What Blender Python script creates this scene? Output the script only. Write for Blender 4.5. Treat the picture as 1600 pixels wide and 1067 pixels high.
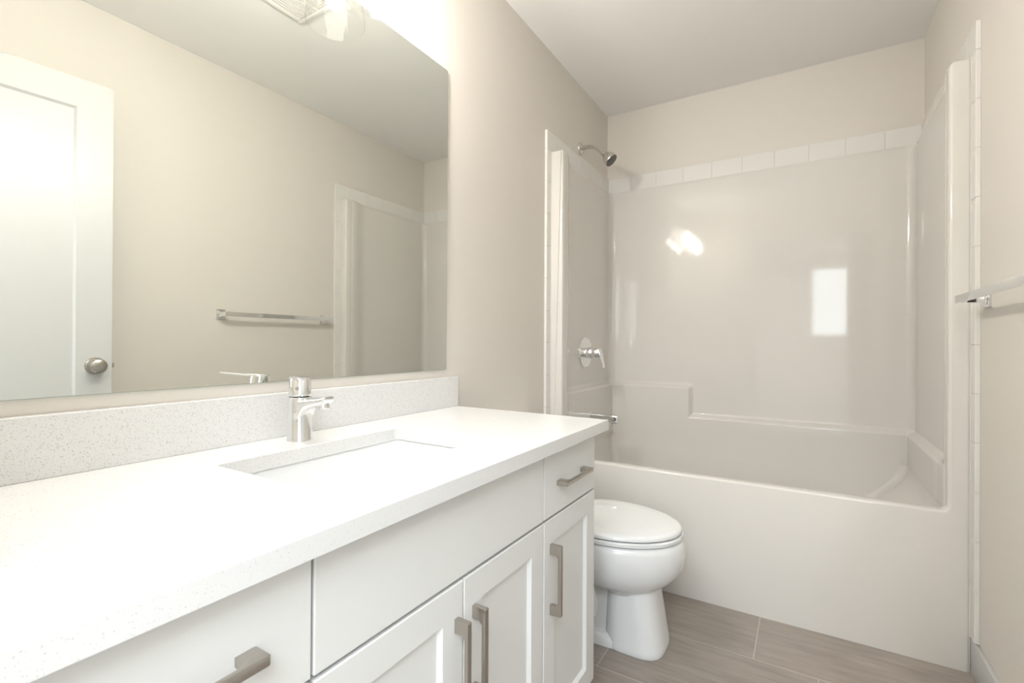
import bpy, bmesh, math
from math import sin, cos, pi, radians
from mathutils import Vector, Matrix

for o in list(bpy.data.objects): bpy.data.objects.remove(o)
scene = bpy.context.scene
COL = scene.collection

# ------------------------------------------------------------------ room sizes (metres)
L, R, D, H = -1.061, .463, 2.875, 2.456      # left wall, right wall, back wall, ceiling
CAMZ = 1.043

# ------------------------------------------------------------------ camera
cam_d = bpy.data.cameras.new('camera'); cam = bpy.data.objects.new('camera', cam_d); COL.objects.link(cam)
cam_d.sensor_width = 36; cam_d.lens = 752.4/1600*36; cam_d.clip_start = .01
ya, pt, ro = .5477, .0024, .0052
f0 = Vector((-sin(ya), cos(ya), 0)); r0 = Vector((cos(ya), sin(ya), 0)); u0 = Vector((0, 0, 1))
fw = f0*cos(pt)+u0*sin(pt); u1 = -f0*sin(pt)+u0*cos(pt)
rt = r0*cos(ro)+u1*sin(ro); up = -r0*sin(ro)+u1*cos(ro)
m = Matrix((rt, up, -fw)).transposed().to_4x4(); m.translation = Vector((0, 0, CAMZ))
cam.matrix_world = m
scene.camera = cam

# ------------------------------------------------------------------ world and light
w = bpy.data.worlds.new('sky'); scene.world = w; w.use_nodes = True
bg = w.node_tree.nodes['Background']; bg.inputs[0].default_value = (.80, .90, 1, 1); bg.inputs[1].default_value = 2.0
scene.view_settings.view_transform = 'Standard'; scene.view_settings.look = 'None'
scene.view_settings.gamma = 1; scene.view_settings.use_curve_mapping = False
scene.view_settings.exposure = 0.42

def area(name, loc, target, sx, sy, power, col):
    ld = bpy.data.lights.new(name, 'AREA'); ld.shape = 'RECTANGLE'; ld.size = sx; ld.size_y = sy
    ld.energy = power; ld.color = col
    o = bpy.data.objects.new(name, ld); COL.objects.link(o); o.location = loc
    o.rotation_euler = (Vector(target)-Vector(loc)).to_track_quat('-Z', 'Y').to_euler()
    return o
area('window_daylight', (.45, -3.45, 1.72), (.2, 0, 1.45), .85, 1.15, 18, (.86, .94, 1))
area('hall_fill_light', (.45, -1.22, 2.43), (.45, -1.22, 0), 1.9, 1.35, 88, (.86, .93, 1))  # added fill light under the hall ceiling, no fixture there
BULB = 245.0

# ------------------------------------------------------------------ materials
def mat(name, col, rough=.5, metal=0, spec=.5, coat=0, bump=None):
    mt = bpy.data.materials.new(name); mt.use_nodes = True; nt = mt.node_tree
    b = nt.nodes['Principled BSDF']
    b.inputs['Base Color'].default_value = (*col, 1); b.inputs['Roughness'].default_value = rough
    b.inputs['Metallic'].default_value = metal; b.inputs['Specular IOR Level'].default_value = spec
    b.inputs['Coat Weight'].default_value = coat; b.inputs['Coat Roughness'].default_value = .04
    tc = nt.nodes.new('ShaderNodeTexCoord')
    if bump:
        n = nt.nodes.new('ShaderNodeTexNoise'); n.inputs['Scale'].default_value = bump[0]; n.inputs['Detail'].default_value = 3
        nt.links.new(tc.outputs['Object'], n.inputs['Vector'])
        bp = nt.nodes.new('ShaderNodeBump'); bp.inputs['Strength'].default_value = bump[1]; bp.inputs['Distance'].default_value = bump[2]
        nt.links.new(n.outputs['Fac'], bp.inputs['Height']); nt.links.new(bp.outputs['Normal'], b.inputs['Normal'])
    return mt
M = {}
M['wall'] = mat('greige_wall_paint', (.735, .695, .64), .6, bump=(260, .12, .0006))
M['ceiling'] = mat('white_ceiling_paint', (.90, .89, .865), .8, bump=(200, .15, .0008))
M['trim'] = mat('white_trim_paint', (.60, .60, .59), .35, bump=(60, .04, .0005))
M['cabinet'] = mat('white_cabinet_paint', (.77, .775, .765), .38, bump=(90, .03, .0005))
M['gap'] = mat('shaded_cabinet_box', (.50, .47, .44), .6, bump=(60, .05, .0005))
M['cavity'] = mat('painted_vent_shade', (.20, .17, .14), .9, bump=(60, .05, .0005))  # dark base colour stands in for the shade behind the vent slats
M['acrylic'] = mat('glossy_white_acrylic', (.725, .70, .662), .05, spec=.55, bump=(3.0, .03, .003))
M['porcelain'] = mat('white_porcelain', (.85, .86, .86), .06, spec=.6, bump=(5, .01, .001))
M['tile'] = mat('white_wall_tile', (.79, .775, .745), .22, bump=(6, .02, .001))
M['grout'] = mat('wall_grout', (.68, .65, .61), .8, bump=(300, .1, .0005))
M['chrome'] = mat('polished_chrome', (.86, .87, .88), .05, 1, bump=(20, .01, .0004))
M['nickel'] = mat('brushed_nickel', (.50, .46, .42), .30, 1, bump=(220, .1, .0003))
M['satin'] = mat('satin_chrome', (.66, .645, .62), .16, 1, bump=(80, .03, .0003))
M['darkmetal'] = mat('dark_rubber_nozzle', (.12, .11, .10), .5, bump=(100, .1, .0003))
M['plastic'] = mat('white_vent_plastic', (.86, .84, .80), .5, bump=(60, .05, .0004))
M['hallfloor'] = mat('hall_carpet', (.42, .40, .37), .9, bump=(400, .5, .004))

# mirror
mm = mat('silvered_mirror', (.80, .82, .785), 0.0, 1); M['mirror'] = mm
mm.node_tree.nodes['Principled BSDF'].inputs['Roughness'].default_value = 0.0
M['mirroredge'] = mat('green_glass_edge', (.33, .42, .36), .1, bump=(50, .01, .0002))

# speckled quartz
def quartz():
    mt = mat('speckled_white_quartz', (.75, .75, .745), .16, spec=.5); nt = mt.node_tree; b = nt.nodes['Principled BSDF']
    tc = nt.nodes.new('ShaderNodeTexCoord')
    def speck(scale, lo, hi, thr):
        v = nt.nodes.new('ShaderNodeTexVoronoi'); v.inputs['Scale'].default_value = scale
        nt.links.new(tc.outputs['Object'], v.inputs['Vector'])
        mr = nt.nodes.new('ShaderNodeMapRange'); mr.inputs['From Min'].default_value = lo; mr.inputs['From Max'].default_value = hi
        mr.inputs['To Min'].default_value = 1; mr.inputs['To Max'].default_value = 0
        nt.links.new(v.outputs['Distance'], mr.inputs['Value'])
        sx = nt.nodes.new('ShaderNodeSeparateColor'); nt.links.new(v.outputs['Color'], sx.inputs['Color'])
        gt = nt.nodes.new('ShaderNodeMath'); gt.operation = 'GREATER_THAN'; gt.inputs[1].default_value = thr
        nt.links.new(sx.outputs['Red'], gt.inputs[0])
        mu = nt.nodes.new('ShaderNodeMath'); mu.operation = 'MULTIPLY'; nt.links.new(mr.outputs['Result'], mu.inputs[0]); nt.links.new(gt.outputs[0], mu.inputs[1])
        return mu
    s1 = speck(280, .12, .38, .86); s2 = speck(430, .15, .42, .80)
    m1 = nt.nodes.new('ShaderNodeMix'); m1.data_type = 'RGBA'; m1.inputs['A'].default_value = (.75, .75, .745, 1); m1.inputs['B'].default_value = (.47, .455, .43, 1)
    m2 = nt.nodes.new('ShaderNodeMix'); m2.data_type = 'RGBA'; m2.inputs['B'].default_value = (.54, .53, .51, 1)
    nt.links.new(s1.outputs[0], m1.inputs['Factor']); nt.links.new(s2.outputs[0], m2.inputs['Factor'])
    nt.links.new(m1.outputs['Result'], m2.inputs['A']); nt.links.new(m2.outputs['Result'], b.inputs['Base Color'])
    return mt
M['quartz'] = quartz()

# wood look floor tile: long boards across the room, 305 mm wide and 610 mm long
def floor_mat():
    mt = mat('grey_wood_look_tile', (.4, .36, .32), .38); nt = mt.node_tree; b = nt.nodes['Principled BSDF']
    N, LK = nt.nodes, nt.links
    tc = N.new('ShaderNodeTexCoord'); sp = N.new('ShaderNodeSeparateXYZ'); LK.new(tc.outputs['Object'], sp.inputs[0])
    def mth(op, a, bb=None, cc=None):
        n = N.new('ShaderNodeMath'); n.operation = op
        for i, v in enumerate((a, bb, cc)):
            if v is None: continue
            if hasattr(v, 'links') or hasattr(v, 'is_linked'): LK.new(v, n.inputs[i])
            else: n.inputs[i].default_value = v
        return n.outputs[0]
    PW, PL = .305, .61
    yr = mth('DIVIDE', mth('SUBTRACT', sp.outputs['Y'], 1.782), PW)
    row = mth('FLOOR', yr); fy = mth('SUBTRACT', yr, row)
    xo = mth('SUBTRACT', sp.outputs['X'], -.145)
    xr = mth('DIVIDE', mth('ADD', xo, mth('MULTIPLY', row, .182)), PL)
    colm = mth('FLOOR', xr); fx = mth('SUBTRACT', xr, colm)
    gw = .0014
    g1 = mth('LESS_THAN', mth('MINIMUM', fy, mth('SUBTRACT', 1, fy)), gw/PW)
    g2 = mth('LESS_THAN', mth('MINIMUM', fx, mth('SUBTRACT', 1, fx)), gw/PL)
    g = mth('MAXIMUM', g1, g2)
    cid = N.new('ShaderNodeCombineXYZ'); LK.new(row, cid.inputs[0]); LK.new(colm, cid.inputs[1])
    wn = N.new('ShaderNodeTexWhiteNoise'); wn.noise_dimensions = '3D'; LK.new(cid.outputs[0], wn.inputs['Vector'])
    mp = N.new('ShaderNodeMapping'); mp.inputs['Scale'].default_value = (3.2, 42, 1)
    ad = N.new('ShaderNodeVectorMath'); ad.operation = 'ADD'; LK.new(tc.outputs['Object'], ad.inputs[0]); LK.new(wn.outputs['Color'], ad.inputs[1])
    LK.new(ad.outputs[0], mp.inputs['Vector'])
    n1 = N.new('ShaderNodeTexNoise'); n1.inputs['Scale'].default_value = 1.6; n1.inputs['Detail'].default_value = 8; n1.inputs['Roughness'].default_value = .62; n1.inputs['Distortion'].default_value = .4
    LK.new(mp.outputs[0], n1.inputs['Vector'])
    mp2 = N.new('ShaderNodeMapping'); mp2.inputs['Scale'].default_value = (2.2, 7, 1); LK.new(ad.outputs[0], mp2.inputs['Vector'])
    n2 = N.new('ShaderNodeTexNoise'); n2.inputs['Scale'].default_value = 2.2; n2.inputs['Detail'].default_value = 6; LK.new(mp2.outputs[0], n2.inputs['Vector'])
    cr = N.new('ShaderNodeValToRGB'); e = cr.color_ramp.elements
    e[0].position = .28; e[0].color = (.235, .20, .172, 1); e[1].position = .66; e[1].color = (.40, .352, .308, 1)
    LK.new(mth('ADD', mth('MULTIPLY', n1.outputs['Fac'], .55), mth('MULTIPLY', n2.outputs['Fac'], .45)), cr.inputs['Fac'])
    hv = N.new('ShaderNodeHueSaturation'); LK.new(cr.outputs['Color'], hv.inputs['Color'])
    LK.new(mth('ADD', .95, mth('MULTIPLY', wn.outputs['Value'], .10)), hv.inputs['Value'])
    mx = N.new('ShaderNodeMix'); mx.data_type = 'RGBA'; mx.inputs['B'].default_value = (.52, .49, .45, 1)
    LK.new(g, mx.inputs['Factor']); LK.new(hv.outputs['Color'], mx.inputs['A']); LK.new(mx.outputs['Result'], b.inputs['Base Color'])
    bp = N.new('ShaderNodeBump'); bp.inputs['Strength'].default_value = .3; bp.inputs['Distance'].default_value = .001
    LK.new(mth('SUBTRACT', n1.outputs['Fac'], g), bp.inputs['Height']); LK.new(bp.outputs['Normal'], b.inputs['Normal'])
    return mt
M['floor'] = floor_mat()

# thin clear glass and glowing filament bulb
def thin_glass(name, tint):
    mt = bpy.data.materials.new(name); mt.use_nodes = True; nt = mt.node_tree; nt.nodes.remove(nt.nodes['Principled BSDF'])
    tr = nt.nodes.new('ShaderNodeBsdfTransparent'); tr.inputs[0].default_value = (*tint, 1)
    gl = nt.nodes.new('ShaderNodeBsdfGlossy'); gl.inputs['Roughness'].default_value = .02
    lw = nt.nodes.new('ShaderNodeLayerWeight'); lw.inputs['Blend'].default_value = .5
    pw = nt.nodes.new('ShaderNodeMath'); pw.operation = 'POWER'; pw.inputs[1].default_value = 4; nt.links.new(lw.outputs['Facing'], pw.inputs[0])
    fr = nt.nodes.new('ShaderNodeMath'); fr.operation = 'MULTIPLY_ADD'; fr.inputs[1].default_value = .5; fr.inputs[2].default_value = .02; nt.links.new(pw.outputs[0], fr.inputs[0])
    mx = nt.nodes.new('ShaderNodeMixShader'); nt.links.new(fr.outputs[0], mx.inputs[0]); nt.links.new(tr.outputs[0], mx.inputs[1]); nt.links.new(gl.outputs[0], mx.inputs[2])
    nt.links.new(mx.outputs[0], nt.nodes['Material Output'].inputs['Surface'])
    return mt
M['glass'] = thin_glass('clear_shade_glass', (.97, .97, .96))
M['pane'] = thin_glass('window_glass', (.97, .98, .98))
def emit(name, col, s):
    mt = bpy.data.materials.new(name); mt.use_nodes = True; b = mt.node_tree.nodes['Principled BSDF']
    b.inputs['Base Color'].default_value = (*col, 1); b.inputs['Emission Color'].default_value = (*col, 1); b.inputs['Emission Strength'].default_value = s
    return mt
M['bulb'] = emit('lit_bulb', (1, .97, .925), BULB)

# ------------------------------------------------------------------ mesh helpers
def empty(name, loc, label=None, cat=None, group=None):
    o = bpy.data.objects.new(name, None); COL.objects.link(o); o.location = loc; o.empty_display_size = .05
    tag(o, label, cat, group); return o
def tag(o, label=None, cat=None, group=None, kind=None):
    if label: o['label'] = label
    if cat: o['category'] = cat
    if group: o['group'] = group
    if kind: o['kind'] = kind
    return o
def build(name, bm, material, parent=None, smooth=35, mats=None):
    bmesh.ops.remove_doubles(bm, verts=bm.verts, dist=1e-6)
    bmesh.ops.recalc_face_normals(bm, faces=bm.faces)
    me = bpy.data.meshes.new(name); bm.to_mesh(me); bm.free()
    for mt in (mats or [material]): me.materials.append(mt)
    if smooth:
        for p in me.polygons: p.use_smooth = True
        me.set_sharp_from_angle(angle=radians(smooth))
    o = bpy.data.objects.new(name, me); COL.objects.link(o)
    if parent is not None:
        o.parent = parent
        base = parent
        off = Vector((0, 0, 0))
        while base is not None: off += Vector(base.location); base = base.parent
        o.location = -off            # meshes are written in room coordinates
    return o
def struct(name, bm, material, parent=None, smooth=0, mats=None):
    o = build(name, bm, material, parent, smooth, mats); o['kind'] = 'structure'; return o
def box(bm, x0, x1, y0, y1, z0, z1, bev=0, seg=2, mi=0):
    t = bmesh.new()
    bmesh.ops.create_cube(t, size=1)
    for v in t.verts: v.co = Vector(((x0+x1)/2+v.co.x*(x1-x0), (y0+y1)/2+v.co.y*(y1-y0), (z0+z1)/2+v.co.z*(z1-z0)))
    if bev: bmesh.ops.bevel(t, geom=list(t.edges), offset=bev, segments=seg, profile=.5, affect='EDGES')
    for f in t.faces: f.material_index = mi
    merge(bm, t); return bm
def merge(bm, t, mat4=None):
    if mat4 is not None: bmesh.ops.transform(t, matrix=mat4, verts=t.verts)
    me = bpy.data.meshes.new('scratch'); t.to_mesh(me); t.free(); bm.from_mesh(me); bpy.data.meshes.remove(me)
def loft(bm, loops, cap0=True, cap1=True, closed=True):
    vs = [[bm.verts.new(p) for p in lp] for lp in loops]
    n = len(loops[0]); rng = n if closed else n-1
    for a, b in zip(vs, vs[1:]):
        for i in range(rng): bm.faces.new((a[i], a[(i+1) % n], b[(i+1) % n], b[i]))
    if cap0: bm.faces.new(vs[0][::-1])
    if cap1: bm.faces.new(vs[-1])
    return bm
def frame_of(axis):
    a = Vector(axis).normalized(); t = Vector((0, 0, 1)) if abs(a.z) < .9 else Vector((1, 0, 0))
    u = a.cross(t).normalized(); return a, u, a.cross(u).normalized()
def lathe(bm, org, axis, prof, n=48, cap0=True, cap1=True):
    a, u, v = frame_of(axis); org = Vector(org)
    loft(bm, [[org+a*h+(u*cos(2*pi*i/n)+v*sin(2*pi*i/n))*max(r, 1e-4) for i in range(n)] for r, h in prof], cap0, cap1); return bm
def tube(bm, pts, rad, n=20):
    pts = [Vector(p) for p in pts]; loops = []; u = None
    for i, p in enumerate(pts):
        t = (pts[min(i+1, len(pts)-1)]-pts[max(i-1, 0)]).normalized()
        if u is None: _, u, _ = frame_of(t)
        u = (u-t*u.dot(t)).normalized(); v = t.cross(u)
        r = rad[i] if isinstance(rad, (list, tuple)) else rad
        loops.append([p+(u*cos(2*pi*k/n)+v*sin(2*pi*k/n))*r for k in range(n)])
    loft(bm, loops); return bm
def rrect(x0, x1, y0, y1, r, z, n=6):
    out = []
    for cx, cy, a0 in ((x1-r, y0+r, -pi/2), (x1-r, y1-r, 0), (x0+r, y1-r, pi/2), (x0+r, y0+r, pi)):
        for i in range(n+1):
            a = a0+pi/2*i/n; out.append(Vector((cx+r*cos(a), cy+r*sin(a), z)))
    return out
def prism(bm, outline, thick, axis, bev=0, seg=3):
    """outline: list of 3D points in a plane; extruded along the vector axis*thick"""
    t = bmesh.new(); vs = [t.verts.new(p) for p in outline]; f = t.faces.new(vs)
    r = bmesh.ops.extrude_face_region(t, geom=[f]); nv = [g for g in r['geom'] if isinstance(g, bmesh.types.BMVert)]
    bmesh.ops.translate(t, verts=nv, vec=Vector(axis)*thick)
    bmesh.ops.recalc_face_normals(t, faces=t.faces)
    if bev:
        es = [e for e in t.edges if len(e.link_faces) == 2 and e.calc_face_angle() > radians(60)]
        bmesh.ops.bevel(t, geom=es, offset=bev, segments=seg, profile=.5, affect='EDGES')
    merge(bm, t); return bm
def sm(t):
    t = max(0., min(1., t)); return t*t*(3-2*t)

# ================================================================== THE SETTING
TH = .11
struct('floor', box(bmesh.new(), L-TH, R+TH, -.12, D+TH, -.06, 0), M['floor'])
struct('ceiling', box(bmesh.new(), L-TH, R+TH, -.12, D+TH, H, H+.06), M['ceiling'])
struct('wall_left', box(bmesh.new(), L-TH, L, -.12, D+TH, 0, H), M['wall'])
struct('wall_right', box(bmesh.new(), R, R+TH, -.12, D+TH, 0, H), M['wall'])
struct('wall_back', box(bmesh.new(), L, R, D, D+TH, 0, H), M['wall'])
DX0, DX1, DZ = -.46, .357, 2.08       # doorway
bm = bmesh.new(); box(bm, L, DX0, -.12, 0, 0, H); box(bm, DX1, R, -.12, 0, 0, H); box(bm, DX0, DX1, -.12, 0, DZ, H)
struct('wall_front', bm, M['wall'])
# jamb and casing of the doorway
bm = bmesh.new()
for yy0, yy1 in ((0, .014), (-.134, -.12)):
    box(bm, DX0-.065, DX0+.004, yy0, yy1, 0, DZ+.065, .002); box(bm, DX1-.004, DX1+.060, yy0, yy1, 0, DZ+.065, .002)
    box(bm, DX0-.065, DX1+.065, yy0, yy1, DZ-.004, DZ+.065, .002)
box(bm, DX0, DX0+.015, -.12, 0, 0, DZ); box(bm, DX1-.012, DX1, -.12, 0, 0, DZ); box(bm, DX0, DX1, -.12, 0, DZ-.012, DZ)
struct('trim_1', bm, M['trim'])
# hall behind the doorway with a daylit window
HX0, HX1, HY = -1.5, 1.5, -3.2
struct('floor_hall', box(bmesh.new(), HX0-.1, HX1+.1, HY-.1, -.12, -.06, 0), M['hallfloor'])
struct('ceiling_hall', box(bmesh.new(), HX0-.1, HX1+.1, HY-.1, -.12, H, H+.06), M['ceiling'])
struct('wall_hall_left', box(bmesh.new(), HX0-.1, HX0, HY-.1, -.12, 0, H), M['wall'])
struct('wall_hall_right', box(bmesh.new(), HX1, HX1+.1, HY-.1, -.12, 0, H), M['wall'])
bm = bmesh.new(); box(bm, HX0, L-TH, -.12, -.02, 0, H); box(bm, R+TH, HX1, -.12, -.02, 0, H); struct('wall_hall_near', bm, M['wall'])
WX0, WX1, WZ0, WZ1 = .05, .85, 1.15, 2.25
bm = bmesh.new(); box(bm, HX0, WX0, HY-.1, HY, 0, H); box(bm, WX1, HX1, HY-.1, HY, 0, H)
box(bm, WX0, WX1, HY-.1, HY, 0, WZ0); box(bm, WX0, WX1, HY-.1, HY, WZ1, H); struct('wall_hall_far', bm, M['wall'])
bm = bmesh.new()
box(bm, WX0, WX0+.04, HY-.09, HY-.04, WZ0, WZ1, .004); box(bm, WX1-.04, WX1, HY-.09, HY-.04, WZ0, WZ1, .004)
box(bm, WX0+.04, WX1-.04, HY-.09, HY-.04, WZ0, WZ0+.04, .004); box(bm, WX0+.04, WX1-.04, HY-.09, HY-.04, WZ1-.04, WZ1, .004)
win = struct('window_1', bm, M['trim'])
build('pane', box(bmesh.new(), WX0+.04, WX1-.04, HY-.07, HY-.066, WZ0+.04, WZ1-.04), M['pane'], win, 0)

# baseboards
def baseboard(name, x0, x1, y0, y1):
    bm = bmesh.new(); box(bm, x0, x1, y0, y1, 0, .112, .0015, 2); struct(name, bm, M['trim'], smooth=30)
baseboard('baseboard_right', R-.013, R, .02, 2.069)
baseboard('baseboard_left', L, L+.013, 1.332, 2.069)

# tile border round the tub unit (one strip per wall)
TT = .013; YE = 2.03; ZT = 2.055; ZU = 1.965
def tilestrip(name, tiles, back):
    bm = bmesh.new()
    for t in tiles: box(bm, *t, .0016, 2, 0)
    for b in back: box(bm, *b, 0, 1, 1)
    struct(name, bm, None, smooth=0, mats=[M['tile'], M['grout']])
g = .0007
P6 = .1535
def side_tiles(xa, xb, ga, gb, zbot):
    tl = []; y = YE
    # vertical edge column, then the row above the unit
    ys = [YE, YE+.098]
    z = ZU
    tl.append((xa, xb, YE, YE+.098-g, ZU-.0, ZT))
    zz = ZU
    while zz > zbot+.01:
        z0 = max(zz-P6, zbot); tl.append((xa, xb, YE, YE+.098-g, z0+g, zz-g)); zz -= P6
    y = YE+.098
    while y < D-TT-.002:
        y1 = min(y+P6, D-TT); tl.append((xa, xb, y+g, y1-g, ZU, ZT)); y += P6
    return tl, [(ga, gb, YE+.002, YE+.096, zbot+.001, ZT-.002), (ga, gb, YE+.002, D-TT, ZU+.001, ZT-.002)]
t_, b_ = side_tiles(L, L+TT, L, L+TT-.002, .113); tilestrip('trim_2', t_, b_)
t_, b_ = side_tiles(R-TT, R, R-TT+.002, R, .113); tilestrip('trim_3', t_, b_)
tl = []; x = -.91-P6
while x < R-.001:
    x0 = max(x, L); x1 = min(x+P6, R); tl.append((x0+g, x1-g, D-TT, D, ZU, ZT)); x += P6
tilestrip('trim_4', tl, [(L, R, D-TT+.002, D, ZU+.001, ZT-.002)])

# entry door, swung open towards the right wall
hp = Vector((.349, .018, 0)); lp = Vector((.289, .822, 0))
dv = (lp-hp).normalized(); dlen = (lp-hp).length; nv = Vector((-dv.y, dv.x, 0))   # nv points into the room (-x)
if nv.x > 0: nv = -nv
DM = Matrix((( dv.x, -nv.x, 0, hp.x), (dv.y, -nv.y, 0, hp.y), (0, 0, 1, 0), (0, 0, 0, 1)))  # local: x along leaf, y into wall side, z up
def dbox(bm, *a, **k):
    t = bmesh.new(); box(t, *a, **k); merge(bm, t, DM)
bm = bmesh.new(); T = .035; z0, z1 = .012, 2.060; S = .112
ZM = (.75, .90)
def framed(bm, w, z0, z1, S):
    dbox(bm, 0, S, 0, T, z0, z1); dbox(bm, w-S, w, 0, T, z0, z1)
    dbox(bm, S, w-S, 0, T, z1-S, z1); dbox(bm, S, w-S, 0, T, z0, z0+.2)
    dbox(bm, S, w-S, .009, T-.009, z0+.2, z1-S)
    # sloping sticking round the panel
    for (a, b, c, d) in (((S, z0+.2), (w-S, z0+.2), (w-S-.008, z0+.208), (S+.008, z0+.208)), ((w-S, z0+.2), (w-S, z1-S), (w-S-.008, z1-S-.008), (w-S-.008, z0+.208)),
                         ((w-S, z1-S), (S, z1-S), (S+.008, z1-S-.008), (w-S-.008, z1-S-.008)), ((S, z1-S), (S, z0+.2), (S+.008, z0+.208), (S+.008, z1-S-.008))):
        t = bmesh.new(); t.faces.new([t.verts.new((p[0], .001 if i < 2 else .0088, p[1])) for i, p in enumerate((a, b, c, d))]); merge(bm, t, DM)
framed(bm, dlen, z0, z1, S)
door = struct('door_1', bm, M['trim'])
kn = bmesh.new(); kp = DM @ Vector((dlen-.053, 0, .943))
lathe(kn, kp, nv, [(.033, 0), (.033, .004), (.029, .009), (.014, .011), (.0115, .026), (.013, .031), (.022, .034), (.0275, .041), (.028, .048), (.025, .055), (.016, .0595), (.009, .060), (.009, .058), (0, .058)])
build('door_knob', kn, M['nickel'], door, 40)
kn = bmesh.new(); kp2 = DM @ Vector((dlen-.053, T, .943))
lathe(kn, kp2, -nv, [(.033, 0), (.033, .004), (.029, .009), (.014, .011), (.0115, .026), (.022, .035), (.028, .048), (.022, .060), (0, .064)])
build('door_knob', kn, M['nickel'], door, 40)
bm = bmesh.new(); dbox(bm, dlen-.001, dlen+.0015, .006, T-.006, .915, .971); dbox(bm, dlen, dlen+.011, .011, .024, .934, .952, bev=.002)
build('door_latch', bm, M['nickel'], door, 40)
for hz in (.25, 1.03, 1.83):
    bm = bmesh.new(); lathe(bm, hp+Vector((.012, -.006, hz-.045)), (0, 0, 1), [(.006, 0), (.006, .09)], 16); build('door_hinge', bm, M['nickel'], door, 40)

# ================================================================== TUB AND SHOWER UNIT
tub = empty('bathtub_shower_unit', (-.3, 2.07, 0), 'white one-piece bathtub with glossy moulded shower walls in the back alcove', 'bathtub')
YF, YB = 2.07, 2.842
XO0, XO1, XI0, XI1, ZR, ZC = -1.0475, .4495, -.986, .396, .503, 1.962
def arc2(cx, cz, r, a0, a1, n=6): return [(cx+r*cos(a0+(a1-a0)*i/n), cz+r*sin(a0+(a1-a0)*i/n)) for i in range(n+1)]
r1 = .018
out = [(XO0, 0), (XO1, 0), (XO1, ZC)]
out += arc2(XI1+r1, ZC-r1, r1, pi/2, pi)
out += arc2(XI1-r1, ZR+r1, r1, 0, -pi/2)
out += arc2(XI0+r1, ZR+r1, r1, 3*pi/2, pi)
out += arc2(XI0-.006, ZC-.006, .006, 0, pi/2, 3)
out += [(XO0, ZC)]
bm = bmesh.new()
t = bmesh.new(); vs = [t.verts.new((x, YF, z)) for x, z in out]; f = t.faces.new(vs)
rr = bmesh.ops.extrude_face_region(t, geom=[f]); nvv = [q for q in rr['geom'] if isinstance(q, bmesh.types.BMVert)]
bmesh.ops.translate(t, verts=nvv, vec=(0, .05, 0)); bmesh.ops.recalc_face_normals(t, faces=t.faces)
es = [e for e in t.edges if abs(e.verts[0].co.y-e.verts[1].co.y) < 1e-5 and max(v.co.z for v in e.verts) > .001]
bmesh.ops.bevel(t, geom=es, offset=.009, segments=4, profile=.5, affect='EDGES')
merge(bm, t)
box(bm, XO1-.012, R-TT, YF+.003, YF+.03, 0, ZC-.001); box(bm, L+TT, XO0+.012, YF+.003, YF+.03, 0, ZC-.001)
build('apron', bm, M['acrylic'], tub, 40)

# moulded walls: a fine grid following the U-shaped plan, stepping inwards below the ledges
XPL, XPR = -1.031, .425
def plan():
    P = []
    def seg(a, b, n):
        for i in range(n): t = i/n; P.append((a[0]+(b[0]-a[0])*t, a[1]+(b[1]-a[1])*t))
    P.append((XI0-.012, YF+.035)); P.append((XI0-.001, YF+.045))
    for i in range(10):
        t = i/10; P.append((XI0+(XPL-XI0)*sm(t), YF+.05+.14*t))
    seg((XPL, YF+.19), (XPL, YB-.035), 14)
    for i in range(9): a = pi-pi/2*i/8; P.append((XPL+.035+.035*cos(a), YB-.035+.035*sin(a)))
    xs = [XPL+.035+(-.60-XPL-.035)*i/12 for i in range(1, 12)]+[-.60+.10*i/24 for i in range(25)]+[-.50+(XPR-.035+.50)*i/24 for i in range(1, 24)]
    for x in xs: P.append((x, YB))
    for i in range(9): a = pi/2-pi/2*i/8; P.append((XPR-.035+.035*cos(a), YB-.035+.035*sin(a)))
    seg((XPR, YB-.035-.01), (XPR, YF+.19), 14)
    for i in range(11):
        t = i/10; P.append((XPR+(XI1-XPR)*sm(t), YF+.19-.14*t))
    P.append((XI1+.001, YF+.045)); P.append((XI1+.012, YF+.035))
    return P
PL_ = plan(); n = len(PL_)
zs = sorted(set([round(.462+.02*i, 4) for i in range(9)]+[round(.60+.004*i, 4) for i in range(20)]+[round(.69+.02*i, 4) for i in range(4)]+[round(.765+.004*i, 4) for i in range(20)]+[.86, 1.0, 1.2, 1.4, 1.6, 1.8, 1.94, 1.955, 1.962]))
bm = bmesh.new(); rows = []
AMP = .031
for z in zs:
    row = []
    for i, (x, y) in enumerate(PL_):
        a = PL_[max(i-1, 0)]; b = PL_[min(i+1, n-1)]
        tx, ty = b[0]-a[0], b[1]-a[1]; l = math.hypot(tx, ty) or 1; nx, ny = ty/l, -tx/l    # inward normal
        hi = 1-sm((x+.565)/.03)        # high ledge on the left part only
        lowL = 1-sm((z-.628)/.026); highL = 1-sm((z-.79)/.026)
        amp = AMP if y > YF+.20 else min(AMP, max(0., (x-(XPR-AMP)) if x > 0 else (XPL+AMP-x)))
        o = amp*max(lowL, hi*highL)
        if z > 1.95: o -= .004*sm((z-1.95)/.012)
        row.append(bm.verts.new((x+nx*o, y+ny*o, z)))
    rows.append(row)
cap = []
for (x, y), v in zip(PL_, rows[-1]):
    X_, Y_ = x, y
    if x < -.97: X_ = L+TT-.001
    if x > .37: X_ = R-TT+.001
    if y > YB-.036: Y_ = D-TT+.001
    cap.append(bm.verts.new((X_, Y_, 1.963)))
rows.append(cap)
for a, b in zip(rows, rows[1:]):
    for i in range(n-1): bm.faces.new((a[i], a[i+1], b[i+1], b[i]))
build('shower_wall_panel', bm, M['acrylic'], tub, 50)

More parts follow.
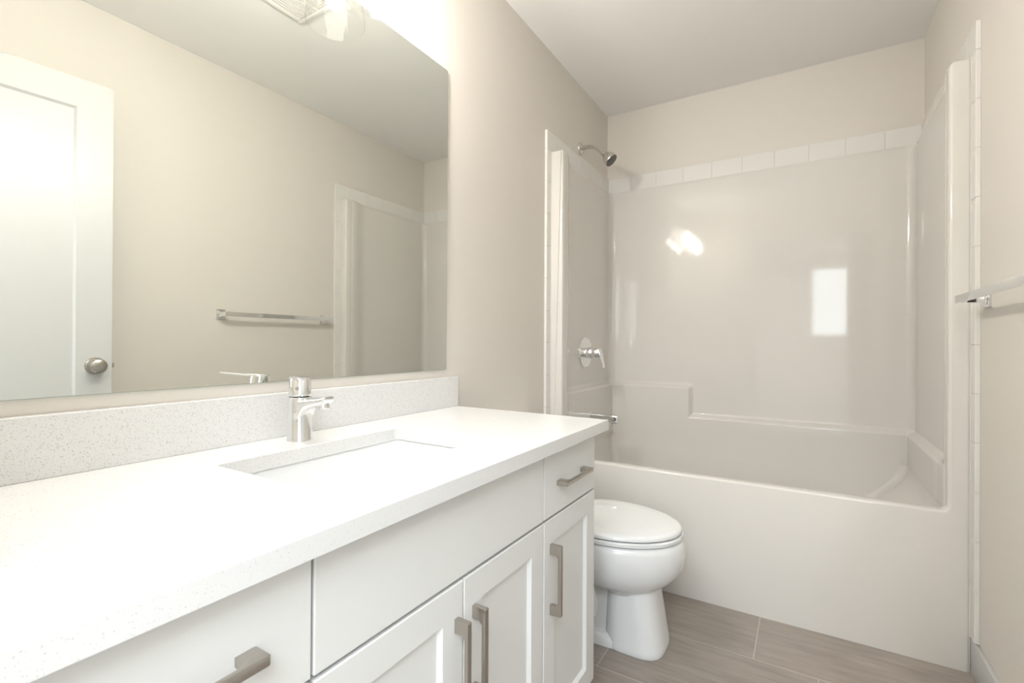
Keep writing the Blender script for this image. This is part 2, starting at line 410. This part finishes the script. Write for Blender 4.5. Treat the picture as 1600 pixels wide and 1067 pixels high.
# basin with a sloping back rest on the right
bm = bmesh.new()
def lerp(a, b, t): return a+(b-a)*t
BL, BR, BF, BB = XPL+AMP+.0005, XPR-AMP-.0005, YF+.05, YB-AMP-.0005
lv = [(.497, BL, BR, BF-.012, BB, .035), (.488, BL, BR, BF, BB, .035), (.475, BL, BR-.0012, BF, BB, .035), (.46, BL+.001, BR-.0045, BF+.001, BB-.001, .035), (.445, BL+.002, BR-.010, BF+.002, BB-.002, .035),
      (.43, BL+.004, BR-.019, BF+.004, BB-.004, .035), (.415, BL+.006, BR-.031, BF+.005, BB-.005, .035), (.395, BL+.008, BR-.050, BF+.006, BB-.006, .035), (.36, BL+.012, BR-.087, BF+.009, BB-.009, .037), (.30, BL+.02, BR-.15, BF+.014, BB-.014, .04),
      (.20, BL+.035, BR-.25, BF+.022, BB-.022, .05), (.15, BL+.05, BR-.31, BF+.035, BB-.035, .06), (.125, BL+.08, BR-.36, BF+.06, BB-.06, .07), (.118, BL+.11, BR-.40, BF+.09, BB-.09, .07)]
loft(bm, [rrect(a, b, c, d, r, z, 8) for z, a, b, c, d, r in lv], cap0=False)
bmesh.ops.remove_doubles(bm, verts=bm.verts, dist=1e-6)
build('basin', bm, M['acrylic'], tub, 70)
bm = bmesh.new(); lathe(bm, (BL+.012, 2.457, .405), (1, 0, 0), [(.036, -.004), (.036, .004), (.033, .007), (.020, .008), (.018, .011), (0, .0112)])
build('overflow_plate', bm, M['chrome'], tub, 40)
bm = bmesh.new(); lathe(bm, (-.80, 2.457, .117), (0, 0, 1), [(.034, 0), (.034, .003), (.026, .005), (.02, .002), (0, .002)]); build('drain', bm, M['chrome'], tub, 40)

# ---------------- shower fittings on the left wall
YS = 2.447; ZS = 2.110
sh = empty('wall_shower', (L, YS, ZS), 'small chrome shower head on a bent arm above the surround', 'shower')
bm = bmesh.new(); lathe(bm, (L, YS, ZS), (1, 0, 0), [(.032, 0), (.032, .003), (.028, .008), (.016, .012), (.011, .013)]); build('flange', bm, M['satin'], sh, 40)
bm = bmesh.new()
pts = [(L, YS, ZS), (L+.04, YS, ZS), (L+.06, YS, ZS-.001), (L+.078, YS, ZS-.006), (L+.094, YS, ZS-.015), (L+.108, YS, ZS-.027), (L+.122, YS, ZS-.041), (L+.132, YS, ZS-.051)]
tube(bm, pts, .0115); build('arm', bm, M['satin'], sh, 40)
bm = bmesh.new(); ax = Vector((.70, .0, -.72)).normalized(); o = Vector((L+.127, YS, ZS-.046))
lathe(bm, o, ax, [(.012, 0), (.0145, .002), (.0145, .012), (.011, .014), (.011, .018), (.016, .022), (.024, .031), (.031, .045), (.036, .062), (.037, .073), (.036, .076)])
hd = build('head', bm, M['satin'], sh, 40)
bm = bmesh.new(); lathe(bm, o+ax*.0762, ax, [(.0335, 0), (.0335, .0015), (.028, .0005), (.022, .002), (.016, .0005), (.010, .002), (0, .002)]); build('spray_face', bm, M['darkmetal'], hd, 40)

VX = XPL
vl = empty('shower_valve', (VX, 2.457, .99), 'round chrome shower valve plate with a hanging lever handle', 'shower valve')
bm = bmesh.new(); lathe(bm, (VX+.001, 2.457, .992), (1, 0, 0), [(.084, 0), (.084, .003), (.081, .006), (.05, .008), (.03, .0085)], 64); build('plate', bm, M['chrome'], vl, 40)
bm = bmesh.new(); lathe(bm, (VX+.008, 2.457, .99), (1, 0, 0), [(.030, 0), (.030, .038), (.0285, .040), (.0275, .041), (.0265, .074), (.024, .078), (0, .079)]); slv = build('sleeve', bm, M['chrome'], vl, 40)
bm = bmesh.new()
def lever(bm, pts, ws, ts, side):
    """flat bar through pts; ws widths along side, ts thicknesses"""
    loops = []; pts = [Vector(p) for p in pts]; side = Vector(side).normalized()
    for i, p in enumerate(pts):
        t = (pts[min(i+1, len(pts)-1)]-pts[max(i-1, 0)]).normalized(); nn = t.cross(side).normalized()
        w_, h_ = ws[i]/2, ts[i]/2; lp_ = []
        for k in range(16):
            a = 2*pi*k/16; c, s = cos(a), sin(a)
            lp_.append(p+side*w_*math.copysign(abs(c)**.45, c)+nn*h_*math.copysign(abs(s)**.6, s))
        loops.append(lp_)
    loft(bm, loops)
lever(bm, [(VX+.078, 2.457, 1.012), (VX+.084, 2.457, 1.000), (VX+.092, 2.457, .975), (VX+.100, 2.457, .945), (VX+.107, 2.457, .915), (VX+.1085, 2.457, .909)], [.036, .046, .038, .030, .026, .018], [.010, .020, .014, .012, .012, .006], (0, 1, 0))
build('lever', bm, M['chrome'], vl, 50)

sp = empty('tub_spout', (BL, 2.457, .645), 'chrome tub spout on the left shower wall, behind the counter corner', 'tub spout')
bm = bmesh.new(); lathe(bm, (BL, 2.457, .645), (1, 0, 0), [(.026, 0), (.026, .004), (.022, .007), (.019, .008)]); build('flange', bm, M['chrome'], sp, 40)
bm = bmesh.new(); loops = []
for t_, w_, zt_, zb_ in ((0, .044, .667, .627), (.05, .044, .666, .627), (.09, .043, .665, .625), (.125, .043, .664, .621), (.155, .042, .663, .617), (.159, .038, .659, .621)):
    loops.append([Vector((BL+t_, p.x, p.y)) for p in rrect(2.457-w_/2, 2.457+w_/2, zb_, zt_, .009, 0, 4)])
loft(bm, loops); build('spout_body', bm, M['chrome'], sp, 40)
bm = bmesh.new(); lathe(bm, (BL+.134, 2.457, .620), (0, 0, -1), [(.015, 0), (.015, .012), (.0125, .0135), (0, .0125)]); build('outlet', bm, M['chrome'], sp, 40)

# ================================================================== TOILET
TY = 1.682
to = empty('toilet', (-.6, TY, 0), 'white two-piece toilet with closed lid between vanity and tub', 'toilet')
def egg(nose, back, hw, z, n=56, sq=2.0, widest=.42, zt=0.):
    """plan outline, long axis x; widest at 'widest' of the way from the back... front pointed by cosine"""
    cx = back+(nose-back)*widest; pts = []
    for i in range(n):
        a = 2*pi*i/n; c, s = cos(a), sin(a); e = 2/sq
        rx = (nose-cx) if c > 0 else (cx-back)
        pts.append(Vector((cx+rx*math.copysign(abs(c)**e, c), TY+hw*math.copysign(abs(s)**e, s), z+zt*(c if c > 0 else 0))))
    return pts
bm = bmesh.new()
lv = [(-.437, -.60, .092, .185, 2.5), (-.433, -.66, .100, .200, 2.4), (-.425, -.72, .118, .212, 2.3), (-.402, -.76, .145, .225, 2.2), (-.378, -.79, .163, .243, 2.1), (-.358, -.80, .177, .268, 2.05), (-.346, -.81, .186, .298, 2.0),
      (-.342, -.81, .189, .33, 2), (-.345, -.81, .188, .358, 2), (-.350, -.81, .185, .373, 2), (-.358, -.805, .179, .379, 2)]
loft(bm, [egg(a, b, c, z, sq=s, widest=.45) for a, b, c, z, s in lv])
# front pedestal
lv = [(-.401, -.605, .100, 0, 3.2), (-.399, -.605, .102, .006, 3.2), (-.401, -.605, .101, .02, 3.2), (-.408, -.604, .099, .06, 3.2), (-.417, -.602, .098, .12, 3.1), (-.427, -.60, .094, .18, 3.0), (-.430, -.595, .091, .222, 2.8)]
loft(bm, [egg(a, b, c, z, sq=s, widest=.5) for a, b, c, z, s in lv])
# base flange and trapway behind it
lv = [(-.46, -.86, .100, 0, 3), (-.46, -.86, .100, .022, 3), (-.47, -.855, .094, .034, 3), (-.48, -.85, .085, .04, 3)]
loft(bm, [egg(a, b, c, z, sq=s, widest=.5) for a, b, c, z, s in lv])
lv = [(-.50, -.84, .070, .03, 3), (-.50, -.84, .072, .10, 3), (-.50, -.85, .070, .20, 3), (-.50, -.86, .085, .27, 2.6), (-.50, -.87, .12, .33, 2.6), (-.50, -.88, .14, .375, 2.6)]
loft(bm, [egg(a, b, c, z, sq=s, widest=.5) for a, b, c, z, s in lv])
# trap bulge on both sides
for s in (-1, 1):
    tube(bm, [(-.83, TY+s*.06, .10), (-.76, TY+s*.066, .16), (-.72, TY+s*.066, .20), (-.675, TY+s*.062, .19), (-.65, TY+s*.056, .13), (-.645, TY+s*.05, .08)], [.03, .036, .038, .036, .032, .026], 20)
build('bowl', bm, M['porcelain'], to, 45)
bm = bmesh.new(); loft(bm, [egg(-.356, -.79, .183, .382), egg(-.351, -.79, .188, .3845), egg(-.351, -.79, .188, .3945), egg(-.355, -.79, .185, .398)])
build('seat', bm, M['porcelain'], to, 40)
bm = bmesh.new(); loft(bm, [egg(-.361, -.79, .183, .401), egg(-.356, -.79, .187, .4035), egg(-.356, -.79, .187, .4115), egg(-.361, -.79, .183, .4165), egg(-.377, -.78, .167, .4205), egg(-.43, -.75, .125, .423), egg(-.52, -.68, .05, .4235)])
build('lid', bm, M['porcelain'], to, 50)
for s in (-1, 1):
    bm = bmesh.new(); box(bm, -.83, -.785, TY+s*.075-.018, TY+s*.075+.018, .386, .42, .006, 3); build('hinge', bm, M['porcelain'], to, 40)
bm = bmesh.new(); loft(bm, [rrect(-1.04, -.875, TY-.19, TY+.19, .03, .375), rrect(-1.045, -.865, TY-.20, TY+.20, .03, .42), rrect(-1.045, -.86, TY-.205, TY+.205, .03, .665)])
build('tank', bm, M['porcelain'], to, 40)
bm = bmesh.new(); loft(bm, [rrect(-1.047, -.852, TY-.21, TY+.21, .03, .666), rrect(-1.047, -.85, TY-.212, TY+.212, .03, .685), rrect(-1.04, -.86, TY-.205, TY+.205, .03, .697)])
build('tank_lid', bm, M['porcelain'], to, 40)
bm = bmesh.new(); lathe(bm, (-.86, TY-.15, .63), (1, 0, 0), [(.012, 0), (.012, .006), (.006, .008)]); tube(bm, [(-.852, TY-.15, .63), (-.848, TY-.12, .628), (-.846, TY-.085, .622)], .005)
build('flush_lever', bm, M['chrome'], to, 40)
for s in (-1, 1):
    bm = bmesh.new(); lathe(bm, (-.72, TY+s*.086, .036), (0, 0, 1), [(.015, -.004), (.015, .006), (.011, .013), (0, .016)]); build('bolt_cap', bm, M['porcelain'], to, 40)

# ================================================================== VANITY
XF = -.52; VY0, VY1 = .062, 1.318; ZB, ZTOP = .075, .789
va = empty('vanity_cabinet', (-.8, .69, 0), 'white shaker vanity cabinet with brushed nickel pulls under the counter', 'cabinet')
bm = bmesh.new(); XC = XF-.021
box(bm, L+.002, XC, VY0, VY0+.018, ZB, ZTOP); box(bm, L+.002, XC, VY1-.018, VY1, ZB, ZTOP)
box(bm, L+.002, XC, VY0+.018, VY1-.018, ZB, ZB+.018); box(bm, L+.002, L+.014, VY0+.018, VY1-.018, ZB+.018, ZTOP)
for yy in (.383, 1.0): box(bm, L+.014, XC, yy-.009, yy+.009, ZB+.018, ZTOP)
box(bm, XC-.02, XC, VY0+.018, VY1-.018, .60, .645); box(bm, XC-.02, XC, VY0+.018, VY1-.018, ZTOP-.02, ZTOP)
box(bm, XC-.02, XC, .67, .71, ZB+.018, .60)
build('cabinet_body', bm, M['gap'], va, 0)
bm = bmesh.new(); box(bm, XF-.085, XF-.075, VY0, VY1, .001, ZB+.001); box(bm, L+.002, XF-.085, VY1-.018, VY1, .001, ZB); build('toe_kick', bm, M['cabinet'], va, 0)
bm = bmesh.new(); box(bm, L+.002, XF, .002, VY0-.002, .001, ZTOP); build('filler_strip', bm, M['cabinet'], va, 0)

def shaker(y0, y1, z0, z1, s=.056):
    bm = bmesh.new(); x1, x0 = XF, XF-.019; b = .0018
    t = bmesh.new()
    # outer slab with a chamfered recess, built as nested rectangles
    def rc(a0, a1, c0, c1, x): return [Vector((x, a0, c0)), Vector((x, a1, c0)), Vector((x, a1, c1)), Vector((x, a0, c1))]
    loft(t, [rc(y0, y1, z0, z1, x0), rc(y0, y1, z0, z1, x1-b), rc(y0+b, y1-b, z0+b, z1-b, x1),
             rc(y0+s, y1-s, z0+s, z1-s, x1), rc(y0+s+.006, y1-s-.006, z0+s+.006, z1-s-.006, x1-.009)])
    merge(bm, t); return bm
def slab(y0, y1, z0, z1):
    bm = bmesh.new(); box(bm, XF-.019, XF, y0, y1, z0, z1, .0018, 2); return bm
def pull(c, axis, ln, parent):
    """bar pull with plate-like feet, c on the cabinet face"""
    a = Vector(axis); xh = Vector((1, 0, 0)); s_ = a.cross(xh).normalized(); w_ = .011; so = .030; bt = .0085; fl = .024; hl = ln/2
    prof = [(-hl, 0), (-hl, so-.002), (-hl+.002, so), (hl-.002, so), (hl, so-.002), (hl, 0), (hl-fl, 0), (hl-fl, so-bt-.006), (hl-fl-.006, so-bt), (-hl+fl+.006, so-bt), (-hl+fl, so-bt-.006), (-hl+fl, 0)]
    bm = bmesh.new(); prism(bm, [Vector(c)+a*p+xh*q-s_*w_/2 for p, q in prof], w_, s_, .0012, 2)
    return build('handle', bm, M['nickel'], parent, 30)
G = .0025
for y0, y1, hy in ((.066, .383-G, .383-.036), (.383+G-.001, .692-G+.0005, .670), (.692+G-.0015, 1.0-G, .722), (1.0+G-.001, 1.315, 1.036)):
    d = build('door', shaker(y0, y1, ZB, .620), M['cabinet'], va, 0)
    pull((XF, hy, .478), (0, 0, 1), .168, d)
ZD0, ZD1 = .6265, .780
d = build('drawer', slab(.066, .383-G, ZD0, ZD1), M['cabinet'], va, 0); pull((XF, .226, .70), (0, 1, 0), .168, d)
build('false_drawer_front', slab(.383+G-.001, 1.0-G, ZD0, ZD1), M['cabinet'], va, 0)
d = build('drawer', slab(1.0+G-.001, 1.315, ZD0, ZD1), M['cabinet'], va, 0); pull((XF, 1.150, .70), (0, 1, 0), .168, d)

# counter
ZC0, ZC1 = .790, .8208; CX = -.487; CY1 = 1.340
SX0, SX1, SY0, SY1 = -.905, -.629, .462, .914
ct = empty('countertop', (-.78, .67, ZC0), 'white speckled quartz countertop on the vanity cabinet', 'countertop')
t = bmesh.new()
lo = [t.verts.new(p) for p in ((L+.001, .002, ZC1), (CX, .002, ZC1), (CX, CY1, ZC1), (L+.001, CY1, ZC1))]
li = [t.verts.new(p) for p in rrect(SX0, SX1, SY0, SY1, .016, ZC1, 5)]
ed = [t.edges.new((lo[i], lo[(i+1) % 4])) for i in range(4)]+[t.edges.new((li[i], li[(i+1) % len(li)])) for i in range(len(li))]
bmesh.ops.triangle_fill(t, use_beauty=True, use_dissolve=False, edges=ed, normal=(0, 0, 1))
rr = bmesh.ops.extrude_face_region(t, geom=list(t.faces)); nvv = [q for q in rr['geom'] if isinstance(q, bmesh.types.BMVert)]
bmesh.ops.translate(t, verts=nvv, vec=(0, 0, ZC0-ZC1)); bmesh.ops.recalc_face_normals(t, faces=t.faces)
es = [e for e in t.edges if len(e.link_faces) == 2 and e.calc_face_angle() > radians(70)]
bmesh.ops.bevel(t, geom=es, offset=.0016, segments=2, profile=.5, affect='EDGES')
bm = bmesh.new(); merge(bm, t); build('slab', bm, M['quartz'], ct, 20)
bm = bmesh.new(); box(bm, L+.001, L+.021, .002, 1.345, ZC1, .923, .0015, 2); bs = build('backsplash', bm, M['quartz'], None, 20); tag(bs, 'low white speckled quartz strip along the wall under the mirror', 'backsplash')

# undermount sink
sk = empty('sink', (-.767, .69, .66), 'rectangular white undermount sink basin set into the speckled counter', 'sink')
e_ = .007; bm = bmesh.new()
lv = [(.7895, -.03, .03), (.7895, 0, .03), (.785, .002, .03), (.74, .006, .035), (.69, .012, .045), (.668, .025, .055), (.657, .05, .06), (.653, .08, .06)]
loft(bm, [rrect(SX0-e_+i, SX1+e_-i, SY0-e_+i, SY1+e_-i, r, z, 8) for z, i, r in lv], cap0=False)
build('basin', bm, M['porcelain'], sk, 50)
bm = bmesh.new(); lathe(bm, (-.78, .69, .6535), (0, 0, 1), [(.031, 0), (.031, .002), (.026, .004), (.022, .001), (0, .001)]); lathe(bm, (-.78, .69, .655), (0, 0, 1), [(.018, 0), (.018, .004), (.014, .007), (0, .008)])
build('drain', bm, M['chrome'], sk, 40)
bm = bmesh.new(); lathe(bm, (SX1+e_-.0045, .69, .745), (-1, 0, 0), [(.012, 0), (.012, .0015), (.009, .0025), (.008, .001), (0, .001)]); build('overflow_ring', bm, M['chrome'], sk, 40)

# faucet
FX, FY = -.976, .681
fa = empty('faucet', (FX, FY, ZC1), 'chrome single-lever basin faucet standing behind the sink', 'faucet')
bm = bmesh.new(); lathe(bm, (FX, FY, ZC1), (0, 0, 1), [(.0278, 0), (.0278, .003), (.0268, .006), (.0266, .060), (.0262, .093), (.0256, .0975), (.0242, .0985)], 64)
loops = []; sd = Vector((.985, .10, 0)).normalized(); ss = Vector((-sd.y, sd.x, 0))
for t_, w_, zt_, zb_ in ((0.0, .044, .095, .030), (.012, .044, .095, .040), (.022, .043, .0945, .055), (.030, .041, .096, .068), (.042, .038, .0975, .074), (.056, .036, .099, .078), (.070, .035, .1005, .0815), (.082, .034, .1015, .085), (.0865, .032, .1015, .089), (.088, .028, .1005, .0935)):
    loops.append([Vector((FX, FY, ZC1))+sd*t_+ss*p.x+Vector((0, 0, p.y)) for p in rrect(-w_/2, w_/2, zb_, zt_, min(.010, (zt_-zb_)/2.2), 0, 5)])
loft(bm, loops); build('body', bm, M['chrome'], fa, 45)
bm = bmesh.new(); lathe(bm, Vector((FX, FY, ZC1+.0845))+sd*.071, (.12, 0, -1), [(.0135, 0), (.0135, .009), (.0115, .0105), (.010, .009), (0, .009)]); build('aerator', bm, M['chrome'], fa, 40)
bm = bmesh.new(); lathe(bm, (FX, FY, ZC1+.0992), (-.05, .02, 1), [(.0240, 0), (.0250, .002), (.0248, .006), (.0225, .034), (.0210, .040), (.016, .0415), (0, .0425)], 64)
hb = build('handle', bm, M['chrome'], fa, 45)
ld = Vector((.70, -.71, 0)).normalized(); ls = Vector((-ld.y, ld.x, 0)); hb_ = Vector((FX, FY, ZC1+.139))
bm = bmesh.new(); lever(bm, [hb_+ld*-.020, hb_+ld*-.012+Vector((0, 0, .001)), hb_+ld*.01+Vector((0, 0, .002)), hb_+ld*.03+Vector((0, 0, .003)), hb_+ld*.056+Vector((0, 0, .0055)), hb_+ld*.080+Vector((0, 0, .008)), hb_+ld*.084+Vector((0, 0, .0085))],
      [.020, .032, .034, .030, .020, .015, .009], [.003, .006, .007, .0055, .0045, .004, .002], ls)
build('lever', bm, M['chrome'], hb, 50)
tc_ = Vector((.64, -.77, 0)).normalized()
bm = bmesh.new(); lathe(bm, Vector((FX, FY, ZC1+.118))+tc_*.0225, tc_, [(.0040, 0), (.0040, .0022), (0, .0024)], 24); build('temperature_dot', bm, M['nickel'], hb, 40)

# mirror
mi = empty('mirror', (L, .67, .949), 'large frameless wall mirror above the backsplash', 'mirror')
ML0, ML1, MZ0, MZ1 = .035, 1.2985, .949, 1.979
bm = bmesh.new(); ol = [Vector((L+.0005, p.x, p.y)) for p in rrect(ML0, ML1, MZ0, MZ1, .006, 0, 5)]
prism(bm, ol, .0045, (1, 0, 0)); build('mirror_backing', bm, M['mirroredge'], mi, 0)
bm = bmesh.new(); bm.faces.new([bm.verts.new(Vector((L+.0052, p.x, p.y))) for p in rrect(ML0+.0008, ML1-.0008, MZ0+.0008, MZ1-.0008, .006, 0, 5)]); build('mirror_glass', bm, M['mirror'], mi, 0)

# towel bar on the right wall
ZW = 1.181
tb = empty('towel_bar', (R, 1.64, ZW), 'chrome towel bar with square mounts on the right wall beside the tub', 'towel bar')
YA, YZ = 1.335, 1.948
for yy in (YA, YZ):
    bm = bmesh.new(); box(bm, R-.008, R, yy-.022, yy+.022, ZW-.026, ZW+.026, .002, 2); box(bm, R-.014, R-.008, yy-.016, yy+.016, ZW-.019, ZW+.019, .002, 2)
    mt_ = build('mount', bm, M['chrome'], tb, 30)
    bm = bmesh.new(); loops = []
    for x, hw_, hz_ in ((R-.014, .013, .014), (R-.03, .009, .011), (R-.05, .007, .0105), (R-.066, .0065, .0105)):
        loops.append([Vector((x, yy-hw_, ZW-hz_)), Vector((x, yy+hw_, ZW-hz_)), Vector((x, yy+hw_, ZW+hz_)), Vector((x, yy-hw_, ZW+hz_))])
    loft(bm, loops); build('arm', bm, M['chrome'], mt_, 0)
bm = bmesh.new(); box(bm, R-.0745, R-.066, YA-.013, YZ+.013, ZW-.0115, ZW+.0115, .0012, 2); build('bar', bm, M['chrome'], tb, 30)

# exhaust vent in the ceiling
vx0, vx1, vy0, vy1 = -.49, -.208, 1.045, 1.325
ve = empty('ceiling_vent', ((vx0+vx1)/2, (vy0+vy1)/2, H), 'white slatted square exhaust vent in the ceiling', 'ceiling vent')
bm = bmesh.new(); fw_ = .022
for b_ in ((vx0, vx1, vy0, vy0+fw_), (vx0, vx1, vy1-fw_, vy1), (vx0, vx0+fw_, vy0+fw_, vy1-fw_), (vx1-fw_, vx1, vy0+fw_, vy1-fw_)): box(bm, *b_, H-.016, H-.0005, .003, 2)
build('vent_frame', bm, M['plastic'], ve, 30)
bm = bmesh.new(); x = vx0+fw_+.003
while x < vx1-fw_-.004:
    box(bm, x, x+.0065, vy0+fw_, vy1-fw_, H-.014, H-.006); x += .0135
box(bm, (vx0+vx1)/2-.006, (vx0+vx1)/2+.006, vy0+fw_, vy1-fw_, H-.0135, H-.004)
build('grille', bm, M['plastic'], ve, 0)
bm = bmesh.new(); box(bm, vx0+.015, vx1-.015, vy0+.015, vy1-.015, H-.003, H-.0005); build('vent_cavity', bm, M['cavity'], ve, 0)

# vanity light: three clear glass shades on a bar above the mirror
vlx = -.965; LZ = 1.948
vi = empty('vanity_light', (L, .69, 2.15), 'three-shade vanity wall light with clear glass and lit bulbs above the mirror', 'wall light')
bm = bmesh.new(); box(bm, L, L+.02, .40, .98, 2.185, 2.245, .004, 3); build('back_plate', bm, M['nickel'], vi, 30)
for yy in (.425, .665, .905):
    bm = bmesh.new(); tube(bm, [(L+.018, yy, 2.215), (L+.04, yy, 2.218), (L+.065, yy, 2.215), (vlx-.008, yy, 2.205), (vlx, yy, 2.18), (vlx, yy, 2.145)], .007, 16); arm = build('arm', bm, M['nickel'], vi, 40)
    bm = bmesh.new(); lathe(bm, (vlx, yy, 2.145), (0, 0, -1), [(.012, -.004), (.026, 0), (.027, .03), (.021, .034), (.019, .05)], 32); so = build('socket', bm, M['nickel'], arm, 40)
    bm = bmesh.new(); lathe(bm, (vlx, yy, LZ), (0, 0, 1), [(.0780, .0015), (.0785, 0), (.0803, .0), (.0808, .003), (.080, .02), (.076, .055), (.065, .095), (.048, .125), (.034, .140), (.029, .148)], 64, False, False)
    build('shade', bm, M['glass'], arm, 60)
    bm = bmesh.new(); lathe(bm, (vlx, yy, 2.094), (0, 0, -1), [(.012, 0), (.0125, .012), (.016, .028), (.0215, .046), (.0255, .064), (.0260, .074), (.0235, .087), (.0165, .098), (.008, .1035), (0, .105)], 24)
    build('bulb', bm, M['bulb'], so, 60)
